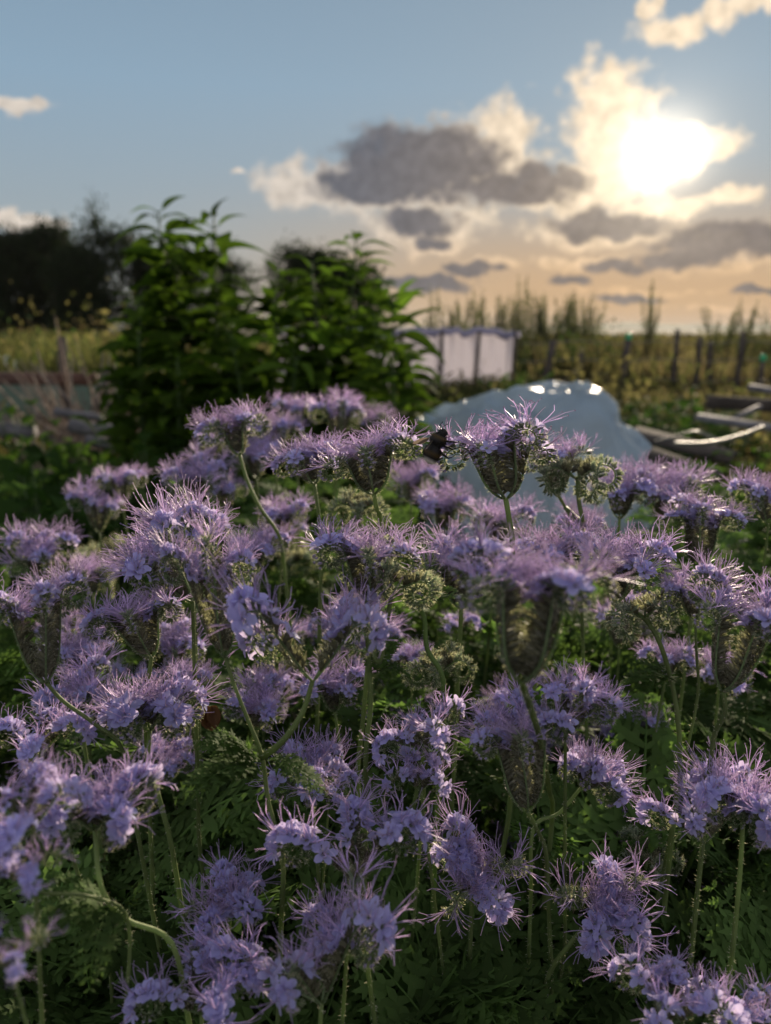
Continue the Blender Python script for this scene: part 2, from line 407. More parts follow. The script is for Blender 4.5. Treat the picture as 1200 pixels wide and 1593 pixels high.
def head(root, inv, kind, px, py, w_, d, node=None, lean=(0,0), ncoil=None, dens=1.0):
    K=KIND[kind]; Wk={'cone':.052,'tall':.053,'flat':.048,'globe':.046,'loose':.060,'bud':.028}[kind]
    s=w_*d/F/Wk; H=(K['L']*math.cos(R(K['tilt']))+.012)
    crest=P(px,py,d)
    if node: nd_=P(node[0],node[1],d); axis=(crest-nd_); zs=axis.length/H
    else:
        axis=Vector((lean[0],lean[1],1)).normalized(); zs=s; nd_=crest-axis*H*zs
    zs=max(.7*s,min(1.7*s,zs))
    n=ncoil or K['n']; off=U(0,6.3); Fm=frame(nd_, axis.normalized(), off)
    for k in range(n):
        a=2*math.pi*k/n+U(-.25,.25); tl=R(K['tilt']*U(.75,1.3))
        h_=U(.82,1.14); m_=Fm @ Matrix.Rotation(a,4,'Z') @ Matrix.Translation((.0012*s,0,0)) @ Matrix.Rotation(tl,4,'Y') @ Matrix.Rotation(U(-.15,.15),4,'X') @ Matrix.Diagonal((s*U(.94,1.08),s*U(.95,1.1),zs*h_,1))
        ms=rnd.choice(COILS[kind]); o=link('flower_coil', ms[0], root); o.matrix_local=inv@m_
        if ms[1] and rnd.random()<(.92 if kind=='loose' else .76): link('blossoms', ms[1], o)
        if ms[2]: link('stamens', ms[2], o)
    if kind in('globe','loose'):
        pass
    return nd_, s
def plant(label, heads, stem=None, leaves=2, group='phacelia flower heads across the bed', scol=1.0, bract=None):
    """heads: list of (kind,px,py,w,d,node,[stem pts to junction]); stem: shared px points (px,py,d)"""
    h0=heads[0]; d0=h0[4]
    top=P(h0[1],h0[2],d0)
    # where the stem meets the soil
    lastp = P(*stem[-1]) if stem else None
    ref = lastp if lastp else top
    base=Vector((ref.x+U(-.04,.04)*(.5+d0), ref.y+U(.0,.07), 0.0))
    root=empty('phacelia_plant', base, label, 'flower', group); inv=Matrix.Translation(-base)
    ends=[]; hairs=.9 if d0<.6 else .15
    col=V3((.16,.21,.075))*scol*U(.75,1.15)
    shared=[P(*q) for q in stem] if stem else []
    for i,h in enumerate(heads):
        kind,px,py,w_,d=h[:5]; node=h[5] if len(h)>5 else None; pts=h[6] if len(h)>6 else []
        lean=h[7] if len(h)>7 else (0,0)
        nd_,s=head(root,inv,kind,px,py,w_,d,node,lean)
        sp=[nd_]+[P(q[0],q[1],q[2] if len(q)>2 else d) for q in pts]
        if i==0:
            sp+=shared; q=sp[-1]
            if q.z>.30:
                for fz in (.8,.6,.35): sp.append(Vector((q.x*fz+base.x*(1-fz)+U(-.014,.014), q.y*fz+base.y*(1-fz)+.004+U(-.01,.014), q.z*fz)))
            sp.append(base.copy())
            r2=.0018
        else:
            sp.append(shared[0] if shared else P(h0[1],h0[2],d0)-Vector((0,0,.09))); r2=.0015
        mb=stem_mesh([V3(q-base) for q in sp], .0013*min(1.2,s), r2, hairs, col)
        link('stem', mb, root); ends.append(sp)
    sp=ends[0]; tops=sp[1] if len(sp)>2 else sp[0]
    for k in range(leaves):
        f=U(.05,.6); q=Vector(sp[0]).lerp(Vector(sp[-1]), .12+f*.5) if not shared else Vector(sp[len(sp)-3]).lerp(Vector(sp[-2]),f)
        cv=catmull([V3(x) for x in sp],5,True); q=Vector(cv[int(len(cv)*U(.4,.85))])
        o=link('leaf', rnd.choice(LEAFM), root); sc_=U(.7,1.3)
        o.matrix_local=inv@Matrix.Translation(q)@Matrix.Rotation(U(0,6.3),4,'Z')@Matrix.Rotation(U(-.5,.4),4,'Y')@Matrix.Scale(sc_,4)
    for b in (bract or []):
        q=P(b[0],b[1],b[2])
        for k in range(b[3]):
            o=link('leaf', rnd.choice(LEAFM), root)
            o.matrix_local=inv@Matrix.Translation(q)@Matrix.Rotation(b[4]+U(-.9,.9),4,'Z')@Matrix.Rotation(U(-.9,.5),4,'Y')@Matrix.Scale(b[5]*U(.7,1.1),4)
    return root

FL = [
 ('crisp purple phacelia cone with the bumblebee on its left edge', [('cone',770,672,168,.400,(787,775))], [(792,805,.40),(798,855,.405)]),
 ('phacelia cone directly left of the bumblebee, short bright stem', [('cone',570,690,150,.415,(582,768))], [(586,790,.42),(592,815,.43)]),
 ('coiled phacelia head on a thin stem, second left of the bumblebee', [('flat',478,702,105,.49,(489,752))], [(496,800,.49),(500,850,.50)]),
 ('phacelia head on a long stem leaning to the right, before the leafy bush', [('flat',362,655,100,.58,(373,707))], [(384,745,.58),(405,790,.58),(436,838,.59)]),
 ('small unfocused phacelia head, topmost of all, in front of the tall stalks', [('cone',457,622,58,1.0)], None),
 ('blurred phacelia head just right of the topmost one', [('cone',528,628,72,.92)], None),
 ('tiny blurred phacelia head between the topmost pair and the pale sheet', [('flat',578,648,56,1.02)], None),
 ('blurred phacelia head peeping from behind the long leaning stem', [('flat',428,662,62,.86)], None),
 ('twin stemmed phacelia with rolled up coils before the pale blue sheet', [('cone',862,700,100,.52,(867,768)),('bud',905,700,75,.50,(899,745),[(901,780),(905,810)])], [(880,790,.52),(897,822,.52),(902,850,.53)]),
 ('left of the two broad pink tufts in front of the lower sheet', [('flat',968,748,88,.62)], None),
 ('middle broad pink tuft under the loose planks', [('flat',1037,748,92,.64)], None),
 ('thick columned phacelia head with drooping tufts under the fallen pale strap', [('tall',1095,790,112,.52,(1085,880))], None),
 ('phacelia head cut by the right edge with a curled green snail shaped coil', [('flat',1192,758,76,.56,(1196,815))], None),
 ('lone purple phacelia tuft at the far left before the dark hollow', [('flat',60,845,90,.66)], None),
 ('lower pale phacelia head of the pair against the dark hollow', [('cone',150,772,68,.80)], None),
 ('upper pale phacelia head of the pair against the dark hollow', [('cone',187,738,58,.86)], None),
 ('soft purple tuft below the pale pair on the left', [('flat',140,880,72,.70)], None),
 ('broad shaded tuft below the leafy bush', [('flat',305,725,84,.74)], None),
 ('narrow hanging tuft under the broad shaded one', [('cone',352,752,56,.78)], None),
 ('dim tuft tucked behind the long leaning stem', [('flat',398,700,66,.80)], None),
 ('bristly pale crest leaning left above the tall brush shaped head', [('globe',280,805,110,.47,None,[],(-.35,-.1))], None),
 ('spiky crest sweeping to the left beside the tall brush shaped head', [('flat',238,852,120,.40,(300,935))], None),
 ('tall brush shaped head joined low down to its neighbour by a leafy fork', [('tall',328,862,112,.345,(350,1022),[(366,1070),(388,1125)]),('loose',462,935,165,.335,(487,1058),[(470,1110),(438,1155)])], [(408,1178,.345),(418,1250,.345),(440,1335,.345)]),
 ('fat brown columned head at the left edge on a stem bending right', [('tall',48,915,125,.345,(72,1062))], [(100,1092,.35),(150,1128,.355),(190,1165,.365)]),
 ('goblet shaped head between the fat column and the tall brush', [('cone',205,935,130,.385,(236,1022))], [(232,1050,.385),(226,1100,.39)]),
 ('full purple head in the centre standing on two crossing hairy stems', [('cone',580,838,150,.370,(577,940)),('bud',632,850,70,.365,(612,915),[(603,960),(590,1030)])], [(572,985,.37),(577,1090,.375),(570,1165,.38)]),
 ('largest near blurred head, dark column with pale lilac petals', [('tall',830,905,240,.265,(812,1060))], [(820,1085,.285),(838,1140,.33),(850,1200,.38),(860,1260,.44)]),
 ('violet crested head above a round green coil, right of the largest head', [('flat',965,852,130,.41),('bud',985,925,80,.40,(1003,960))], [(1010,970,.40),(1040,1040,.40),(1056,1130,.405),(1056,1200,.41)]),
 ('tall thick columned head cut by the right edge', [('tall',1165,930,150,.355,(1125,1075))], [(1128,1110,.36),(1110,1150,.37)]),
 ('hooked coil with a thin hairy stem beside the thick right column', [('flat',1068,908,72,.39,(1082,965))], [(1084,1020,.39),(1086,1080,.40)]),
 ('rounded tuft under the bee bearing cone', [('flat',775,802,82,.66)], None),
 ('hazy violet tuft before the sheet, under the bee', [('flat',690,778,76,.74)], None),
 ('wide hazy violet crest right under the bee bearing stem', [('flat',860,842,120,.50)], None),
 ('pinkish wide crest left of the largest head', [('flat',720,862,130,.46)], None),
 ('faint tuft in the gap between the central head and the bee', [('flat',640,738,66,.82)], None),
 ('compact spreading crest on an upright stem at left, above the shaded folds', [('globe',223,1082,135,.385,(233,1135))], [(232,1185,.385),(250,1250,.39),(266,1312,.395)]),
 ('withering tuft at the left edge under the fat column', [('loose',55,1118,130,.36)], None),
 ('large soft head at the left edge with broad pale petals', [('loose',45,1225,150,.26)], None),
 ('round soft head with lilac buds just right of the large soft one', [('globe',150,1215,130,.30,(148,1290))], [(158,1380,.29),(195,1430,.30),(268,1468,.31)]),
 ('out of focus pink tuft at the lower left edge', [('loose',12,1462,110,.22)], None),
 ('lowest left petals hanging beneath the large soft head, on a pale branch bending right', [('loose',35,1330,110,.25)], [(62,1388,.27),(150,1397,.285),(200,1435,.30)]),
 ('hazy mauve tuft behind the goblet shaped head', [('flat',118,1000,96,.52)], None),
 ('hazy mauve tuft right of the goblet stem', [('flat',270,985,90,.54)], None),
 ('hazy crest under the goblet head, left of the compact one', [('flat',120,1062,110,.46)], None),
 ('faint violet tuft behind the fork of the two joined stems', [('flat',398,1080,88,.50)], None),
 ('pink blurred tuft hidden behind the dry brown leaf', [('flat',262,1165,76,.52)], None),
 ('blurred violet mass behind the leafy fork', [('globe',482,1178,115,.42)], None),
 ('pale pair of blossoms over blue buds in the lower middle', [('loose',650,1105,120,.385,(665,1165))], None),
 ('lower blue blossoms just beneath the pale pair', [('loose',655,1185,105,.375)], None),
 ('brown barrel shaped head with fuzzy golden edge, centre right', [('tall',800,1120,140,.35,(820,1262))], [(835,1290,.36),(850,1330,.38)]),
 ('arched coil of bright pinkish flowers right of the brown barrel', [('flat',905,1075,100,.36,(880,1140))], None),
 ('round shaded violet ball right of the brown barrel', [('globe',930,1182,90,.39,(905,1225))], [(870,1265,.39),(830,1290,.385)]),
 ('small bright tuft peeping between the centre stem and the green bud', [('flat',642,1012,48,.52)], None),
 ('unopened round green bud ball on thin paired stems', [('bud',685,1010,62,.44)], None),
 ('violet tuft at the left of the lower right pair', [('loose',1068,1215,100,.36,(1095,1310))], None),
 ('dark violet ball at the right of the lower right pair, thick stem', [('globe',1160,1212,125,.36,(1156,1275))], [(1152,1350,.36),(1143,1450,.365)]),
 ('pink sunlit blossom with long upright stamens in the lower centre', [('loose',512,1212,68,.37)], None),
 ('sprawling withered head with three pale blossoms in the lower centre', [('loose',552,1292,185,.33)], None),
 ('fuzzy round purple globe facing the camera, lower centre', [('globe',740,1350,130,.385,None,[],(0,-.7))], None),
 ('looser round violet globe right of the fuzzy one', [('globe',952,1395,130,.375,None,[],(.1,-.6))], [(890,1465,.38),(850,1530,.39)]),
 ('spiky crest at the left of the lower middle cluster', [('globe',345,1392,110,.345,None,[],(-.2,-.3))], None),
 ('wide hanging cluster with blue petals at the bottom middle', [('loose',470,1400,170,.31,(500,1560))], None),
 ('small crest of deep violet stamens within the lower middle cluster', [('globe',540,1430,110,.33)], None),
 ('low head with two round open blossoms at the bottom left', [('loose',310,1515,160,.31)], None),
 ('dull violet mass of blossoms at the bottom right', [('loose',1050,1525,170,.31)], None),
 ('bottom right corner tuft behind the dull violet mass', [('loose',1150,1540,130,.33)], None),
 ('small faded pinkish tuft over the dark leaves at right', [('bud',1010,1305,60,.46)], None),
 ('small violet crest low between the arched coil and the right pair', [('flat',1000,1110,60,.56)], None),
 ('violet tuft behind the hooked coil', [('flat',1040,1010,66,.52)], None),
 ('hazy tuft just above the violet crested head', [('flat',905,800,70,.72)], None),
 ('distant pale tuft left of the topmost heads, over the leaning stem', [('flat',330,682,46,1.15)], None),
 ('faded small tuft below the central left coils', [('flat',440,790,66,.66)], None),
 ('faded small tuft left of the central head', [('flat',400,838,70,.60)], None),
 ('small blurred tuft low beside the goblet shaped head', [('flat',292,1040,70,.50)], None),
 ('violet shaded crest under the central head', [('flat',520,1052,86,.47)], None),
 ('small curled green coil cluster under the second left cone', [('bud',560,760,60,.56)], None),
]
for row in FL:
    lab, heads, stem = row
    br = None
    if 'leafy fork' in lab and 'tall brush' in lab: br=[(405,1185,.342,4,3.0,.55),(420,1180,.345,3,0.0,.4),(400,1200,.34,3,3.6,.5)]
    if 'two crossing' in lab: br=[(575,1045,.37,3,0.3,.4)]
    if 'round green coil' in lab: br=[(1048,1060,.40,3,3.0,.4)]
    if 'lilac buds' in lab: br=[(172,1410,.295,3,4,.5)]
    plant(lab, heads, stem, leaves=2 if heads[0][4]<.6 else 1, bract=br, scol=1.3 if 'lilac buds' in lab else 1.0)
# a further rank of heads that only show as soft violet between the front stems
for i in range(26):
    y=U(780,1120); x=U(20,1190); d=(1250*.052/70)*U(.75,1.0)*(1.05 if y<900 else .8)
    if y<820 and (x<250) or (y<870 and 780<x<1010): continue
    plant('soft violet tuft sunk among leaves and stems behind the sharper heads',
          [(rnd.choice(['flat','globe','cone','cone','loose','bud']), x, y, U(56,84), d)], None, leaves=1, group='background phacelia tufts')

for i in range(20):
    y=U(1000,1560); x=U(20,1190); wv=U(78,115); d=F*.052/wv*U(.85,1.1)
    if 230<x<460 and 1180<y<1340 or (x<260 and y>1330): continue
    plant('shaded violet head low in the tangle under the front heads',
          [(rnd.choice(['flat','globe','loose','globe']), x, y, wv, d, None, [], (U(-.5,.5),U(-.6,.3)))], None, leaves=2, group='shaded low phacelia heads')

# leafy stem seen alone between the central and the largest heads
r0=P(665,1000,.40); b0=Vector((r0.x,r0.y+.03,0)); rt=empty('phacelia_shoot', b0, 'flowerless green shoot with curled ferny leaf beside the central head', 'plant'); iv=Matrix.Translation(-b0)
link('stem', stem_mesh([V3(P(x,y,.39)-b0) for x,y in ((630,893),(642,930),(660,960),(665,1010),(690,1060))]+[(0,0,.3),(0,0,0)], .0011,.002,.9,V3((.13,.20,.055))), rt)
for a in (0,.7,2.6):
    o=link('leaf', LEAFM[1], rt); o.matrix_local=iv@Matrix.Translation(P(655,945,.39))@Matrix.Rotation(a,4,'Z')@Matrix.Rotation(-.35,4,'Y')@Matrix.Scale(.34,4)

# dry curled leaf
mb=MB()
for i in range(5):
    blade(mb,(U(-.004,.004),U(-.004,.004),0),(U(-.3,.3),U(-.3,.3),-1),.008,U(.012,.022),(U(-1,1),-1,0),6,U(-.4,.4),V3((.16,.075,.03))*U(.6,1.2),cup=.7)
o=link('dry_leaf', mb.mesh('dry_leaf', material('dead leaf russet', attr=True, rough=.7, trans='attr', tfac=.4)))
o.location=P(322,1100,.47); tag(o,'curled russet dead leaf caught left of the forked stems','leaf')

# understory: ferny leaves and thin shoots nobody could count
fo=MB()
for i in range(3600):
    y=.24+1.2*rnd.random()**1.5; x=U(-1,1)*(.12+.58*y)
    top=min(.62,.47+.17*min(1,y/.7)); z=top-abs(rnd.gauss(0,.11)) if rnd.random()<.8 else U(.1,top)
    if y>.75 and .04*y<x<.36*y: z=min(z,.83-.26*y-U(0,.08))
    if z<.05 or (y>.78 and x<-.27*y and rnd.random()<.85): continue
    m_=Matrix.Translation((x,y,z))@Matrix.Rotation(U(0,6.3),4,'Z')@Matrix.Rotation(U(-.9,.4),4,'Y')@Matrix.Rotation(U(-.5,.5),4,'X')@Matrix.Scale(U(.6,1.35),4)
    fo.addarr(rnd.choice(LEAFA), m_, U(.6,1.3))
for i in range(420):
    y=.32+1.1*rnd.random()**1.1; x=U(-1,1)*(.12+.56*y); h=U(.42,.60)
    c0=V3((.07,.11,.03))*U(.6,1.2)
    tube(fo, [(x,y,0),(x+U(-.03,.03),y+U(-.03,.03),h*.5),(x+U(-.08,.08),y+U(-.08,.08),h)], [.0024,.002,.0012], 5, c0)
link('phacelia_foliage', fo.mesh('phacelia_foliage', m_leaf)); tag(bpy.context.scene.objects['phacelia_foliage'],'dark tangled ferny green foliage filling the flower bed','foliage',kind='stuff')

# ------------------------------------------------------------------ bumblebee
def build_bee():
    Y0=P(677,694,.394); root=empty('bumblebee', Y0, 'black bumblebee with a white tail clinging to the left edge of a purple cone', 'bee')
    mb=MB(); BL=V3((.012,.011,.010)); YE=V3((.10,.06,.012)); WH=V3((.62,.58,.50))
    prof=[(-.0092,.0004),(-.0088,.0016),(-.0078,.0029),(-.006,.0040),(-.004,.0045),(-.002,.0042),(-.0004,.0031),(.0004,.0028),(.0014,.0036),(.003,.0043),(.0048,.0040),(.0060,.0028),(.0064,.0021),(.0070,.0022),(.0080,.0021),(.0090,.0014),(.0096,.0004)]
    vs=[];cs=[];S=16
    def colr(x):
        if x<-.0072: return WH
        if -.0042<x<-.0026: return YE*.5
        if .0044<x<.0058: return YE*.6
        return BL
    for x,r in prof:
        for k in range(S):
            a=2*math.pi*k/S; bend=-.0010*(x/.009)**2
            vs.append((x,r*math.cos(a),r*math.sin(a)+bend)); cs.append(colr(x))
    n=len(prof); q=[(i*S+k,i*S+(k+1)%S,(i+1)*S+(k+1)%S,(i+1)*S+k) for i in range(n-1) for k in range(S)]
    mb.add(vs,q,None,np.array(cs))
    for _ in range(2600):
        i=rnd.randrange(1,n-1); f=U(0,1); x=prof[i][0]*(1-f)+prof[i+1][0]*f if i<n-1 else prof[i][0]; r=prof[i][1]*(1-f)+prof[min(i+1,n-1)][1]*f
        if x>.0088: continue
        a=U(0,6.3); nn=V3((U(-.5,.1),math.cos(a),math.sin(a))); c_=colr(x)
        hair(mb,(x,r*math.cos(a)*.97,r*math.sin(a)*.97-.0010*(x/.009)**2),nn,U(.0006,.0012),.00005,c_*1.3+.01)
    mt=material('bumblebee fur', attr=True, rough=.6, var=.1)
    q_=Matrix.Rotation(R(12),4,'Y')
    X=Vector((.42,.10,.90)).normalized(); Z=(Vector((-.80,-.35,.40))); Z=(Z-X*Z.dot(X)).normalized(); Yv=Z.cross(X)
    Rm=Matrix((X,Yv,Z)).transposed().to_4x4()
    o=link('body', mb.mesh('body',mt), root); o.matrix_local=Rm
    wm=material('bee wing smoky', (.10,.08,.06), .25, (.22,.17,.12), .6, spec=.6)
    for sd_ in (-1,1):
        for (ln,wd,bk) in ((.0090,.0034,-.75),(.0065,.0026,-1.1)):
            mw=MB(); blade(mw,(.002,sd_*.002,.0038),(bk,sd_*.8,.45),wd,ln,(0,0,1),6,.08,cup=.1,prof=lambda f:math.sin(math.pi*min(1,.06+.9*f))**.7)
            x=link('wing', mw.mesh('wing',wm), root); x.matrix_local=Rm
        for k,xx in enumerate((.004,.002,-.001)):
            ml=MB(); tube(ml,[(xx,sd_*.0028,-.0022),(xx+.001-k*.001,sd_*.0052,-.0032),(xx+.002-k*.0018,sd_*.0060,-.0062),(xx+.003-k*.0018,sd_*.0055,-.0082)],[.0005,.0006,.0004,.0002],6,BL)
            x=link('leg', ml.mesh('leg',mt), root); x.matrix_local=Rm
        ma=MB(); tube(ma,[(.0085,sd_*.0010,.0006),(.0105,sd_*.0020,.0014),(.0125,sd_*.0030,.0002)],[.0002,.00018,.00018],5,BL)
        x=link('antenna', ma.mesh('antenna',mt), root); x.matrix_local=Rm
build_bee()
# ------------------------------------------------------------------ ground and hills
def disc(name, r, z, mat, label=None):
    mb=MB(); rr=[0,1,2,4,8,16,40,100,300,1000,3000,r]; S=64; vs=[(0,0,z)]; 
    for q in rr[1:]:
        for k in range(S): vs.append((q*math.cos(2*math.pi*k/S), q*math.sin(2*math.pi*k/S), z))
    t=[(0,1+k,1+(k+1)%S) for k in range(S)]; qd=[(1+i*S+k,1+(i+1)*S+k,1+(i+1)*S+(k+1)%S,1+i*S+(k+1)%S) for i in range(len(rr)-2) for k in range(S)]
    mb.add(vs,qd,t,(1,1,1)); o=link(name, mb.mesh(name,mat)); tag(o,label,None,kind='structure'); return o
gm=bpy.data.materials.new('allotment soil and grass'); gm.use_nodes=True; n_=gm.node_tree.nodes; l_=gm.node_tree.links
p=n_['Principled BSDF']; p.inputs['Roughness'].default_value=.95; p.inputs['Specular IOR Level'].default_value=.1
t=n_.new('ShaderNodeTexCoord')
def gn(s,d):
    n=n_.new('ShaderNodeTexNoise'); n.inputs['Scale'].default_value=s; n.inputs['Detail'].default_value=d; l_.new(t.outputs['Object'],n.inputs['Vector']); return n
na,nb=gn(.35,6),gn(9,8)
cr=n_.new('ShaderNodeValToRGB'); l_.new(na.outputs['Fac'],cr.inputs[0]); e=cr.color_ramp.elements
e[0].position=.35; e[0].color=(.030,.045,.014,1); e[1].position=.65; e[1].color=(.12,.12,.04,1)
x=e.new(.5); x.color=(.065,.052,.03,1)
mx=n_.new('ShaderNodeMix'); mx.data_type='RGBA'; mx.blend_type='MULTIPLY'; mx.inputs[0].default_value=.8; l_.new(cr.outputs[0],mx.inputs[6]); l_.new(nb.outputs['Color'],mx.inputs[7])
l_.new(mx.outputs[2],p.inputs['Base Color']); b=n_.new('ShaderNodeBump'); b.inputs['Distance'].default_value=.03; l_.new(nb.outputs['Fac'],b.inputs['Height']); l_.new(b.outputs[0],p.inputs['Normal'])
disc('ground', 5800, 0, gm, 'dark earth and rough grass of the allotment')

def ridge(name, Y, zlo, px0, px1, hfun, mat, label):
    mb=MB(); n=160; vs=[]
    for i in range(n+1):
        px=px0+(px1-px0)*i/n; h=hfun(px)
        a=G(px,Y); vs+= [(a.x,a.y-Y*.12,-2),(a.x,a.y-Y*.04,h*.7),(a.x,a.y,h),(a.x,a.y+Y*.2,-2)]
    q=[(i*4+j,i*4+4+j,i*4+5+j,i*4+1+j) for i in range(n) for j in range(3)]
    mb.add(vs,q,None,(1,1,1)); o=link(name,mb.mesh(name,mat)); tag(o,label,None,kind='structure')
hm=material('far hill pasture and woods',(.075,.10,.045),.95,var=.5,nscale=.006,spec=.05)
ridge('hills', 3200, 0, -1600, 2600, lambda px: 14+9*math.sin(px*.006+1)+5*math.sin(px*.021)+3*math.sin(px*.053), hm, 'low far line of hills along the horizon')

# ------------------------------------------------------------------ haze
hz=bpy.data.meshes.new('haze'); 
vs=[(sx*6500,sy*6500,zz) for zz in (-1.2-3,75) for sx in (-1,1) for sy in (-1,1)]
hz.from_pydata(vs,[],[(0,1,3,2),(4,6,7,5),(0,4,5,1),(2,3,7,6),(0,2,6,4),(1,5,7,3)]); ho=bpy.data.objects.new('haze',hz)
USE_HAZE=True
if USE_HAZE:
    C.objects.link(ho); tag(ho,'thin evening haze over the fields','haze',kind='stuff')
    m=bpy.data.materials.new('evening haze'); m.use_nodes=True; n_=m.node_tree.nodes; n_.clear(); oo=n_.new('ShaderNodeOutputMaterial'); v=n_.new('ShaderNodeVolumePrincipled')
    v.inputs['Density'].default_value=HAZE; v.inputs['Color'].default_value=(.88,.87,.86,1); m.node_tree.links.new(v.outputs[0],oo.inputs['Volume']); hz.materials.append(m)

# ------------------------------------------------------------------ trees
m_far=material('dark tree leaves', attr=True, rough=.7, trans='attr', tfac=.3, var=.2, nscale=2, spec=.1)
m_bark=material('grey brown bark',(.08,.062,.045),.9,var=.3,nscale=20,bump=.3)
def leafcloud(mb, n, pos, size, col, aspect=.55, up=.3):
    """n leaf quads at positions given by pos()"""
    Pn=np.array([pos() for _ in range(n)]); rs=np.random.RandomState(rnd.randrange(10**6))
    d=rs.normal(size=(n,3)); d/=np.linalg.norm(d,axis=1)[:,None]; a=rs.normal(size=(n,3)); s=np.cross(d,a); s/=np.linalg.norm(s,axis=1)[:,None]
    ln=size*rs.uniform(.6,1.4,(n,1)); w_=ln*aspect/2
    v=np.stack([Pn,Pn+d*ln*.45+s*w_,Pn+d*ln,Pn+d*ln*.45-s*w_],1).reshape(-1,3)
    c=np.repeat(V3(col)*rs.uniform(.65,1.4,(n,1)),4,0)
    mb.add(v,np.arange(4*n).reshape(-1,4),None,c)
def tree_meshes(seed,h,wd,nclump,nleaf,col,low=.1,lsize=.2,topy=1.0):
    global rnd
    sv=rnd; rnd=random.Random(seed); tr=MB(); cr=MB()
    tube(tr,catmull([(0,0,0),(wd*.03,0,h*.3),(-wd*.03,.1,h*.6),(0,0,h*.9)],4),[h*.03*(1-.85*i/12) for i in range(13)],8,(1,1,1))
    for i in range(nclump):
        f=U(low,1)**.85; rr=wd/2*math.sqrt(max(.08,1-((f-.40)/.72)**4)); a=U(0,6.3); q=rr*math.sqrt(U(.05,1))
        c0=V3((q*math.cos(a),q*math.sin(a),h*f*U(.93,1.0)))
        if rnd.random()<.7: tube(tr,[(0,0,h*max(.08,f-.22)),c0*V3((.5,.5,1))-V3((0,0,h*.06)),c0],[h*.008,h*.005,h*.002],5,(1,1,1))
        r=wd*U(.05,.12)
        leafcloud(cr,nleaf,lambda:c0+V3((rnd.gauss(0,r),rnd.gauss(0,r),rnd.gauss(0,r*.8))),lsize,V3(col)*U(.7,1.3))
    rnd=sv; return tr.mesh('trunk',m_bark),cr.mesh('crown',m_far)
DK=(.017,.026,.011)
def tree(px,topy,Y,wpx,label,ms,h0,w0,grp='trees on the skyline',name='tree'):
    loc=G(px,Y); h=.88+(HORIZON-topy)/F*Y; wd=wpx/F*Y
    r=empty(name,loc,label,'tree',grp); r.scale=(wd/w0,wd/w0,h/h0); r.rotation_euler=(0,0,U(0,6.3))
    link('trunk',ms[0],r); link('crown',ms[1],r); return r
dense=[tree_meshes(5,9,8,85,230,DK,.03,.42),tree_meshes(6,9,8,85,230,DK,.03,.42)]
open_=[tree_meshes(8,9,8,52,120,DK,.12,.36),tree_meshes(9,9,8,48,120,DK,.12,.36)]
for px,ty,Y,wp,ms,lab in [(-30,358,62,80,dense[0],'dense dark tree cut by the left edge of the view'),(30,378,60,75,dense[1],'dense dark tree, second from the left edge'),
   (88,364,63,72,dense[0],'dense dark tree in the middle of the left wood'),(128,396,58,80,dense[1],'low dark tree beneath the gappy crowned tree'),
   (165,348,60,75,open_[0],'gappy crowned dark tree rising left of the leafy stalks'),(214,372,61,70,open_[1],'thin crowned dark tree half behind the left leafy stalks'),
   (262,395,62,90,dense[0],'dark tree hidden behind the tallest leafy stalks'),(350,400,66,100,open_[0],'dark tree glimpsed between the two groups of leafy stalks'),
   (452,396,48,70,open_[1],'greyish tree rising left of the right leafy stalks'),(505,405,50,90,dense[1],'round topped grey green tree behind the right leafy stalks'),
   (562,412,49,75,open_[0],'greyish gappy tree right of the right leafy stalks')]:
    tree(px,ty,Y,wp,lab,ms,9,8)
# upright shrubs and saplings on the right
m_sh=material('upright shrub leaves', attr=True, rough=.7, trans='attr', tfac=.45, var=.2, nscale=3, spec=.1)
def upright(seed,h,n,dens,col,spread=.28):
    global rnd
    sv=rnd; rnd=random.Random(seed); tr=MB(); cr=MB()
    for i in range(n):
        a=U(0,6.3); top=V3((math.cos(a)*spread*U(.2,1.2),math.sin(a)*spread*U(.2,1.2),h*U(.45,1))); mid=top*V3((.55,.55,.5))
        cv=catmull([(0,0,0),mid,top],5); tube(tr,cv,[.022*(1-.8*j/10) for j in range(11)],5,(1,1,1))
        def pos():
            f=U(.18,1.02)**.8; k=min(len(cv)-1,int(f*(len(cv)-1))); s=.11*(1.15-f)
            return cv[k]+V3((rnd.gauss(0,s),rnd.gauss(0,s),U(-.08,.08)))
        leafcloud(cr,dens,pos,.075,V3(col)*U(.8,1.2),.35)
    rnd=sv; return tr.mesh('stem',m_bark),cr.mesh('foliage',m_sh)
UPC=(.085,.095,.045)
ups=[upright(s,2.4,20,200,UPC,.85) for s in (31,32,33)]; thin=[upright(s,2.4,9,150,UPC,.42) for s in (41,42)]
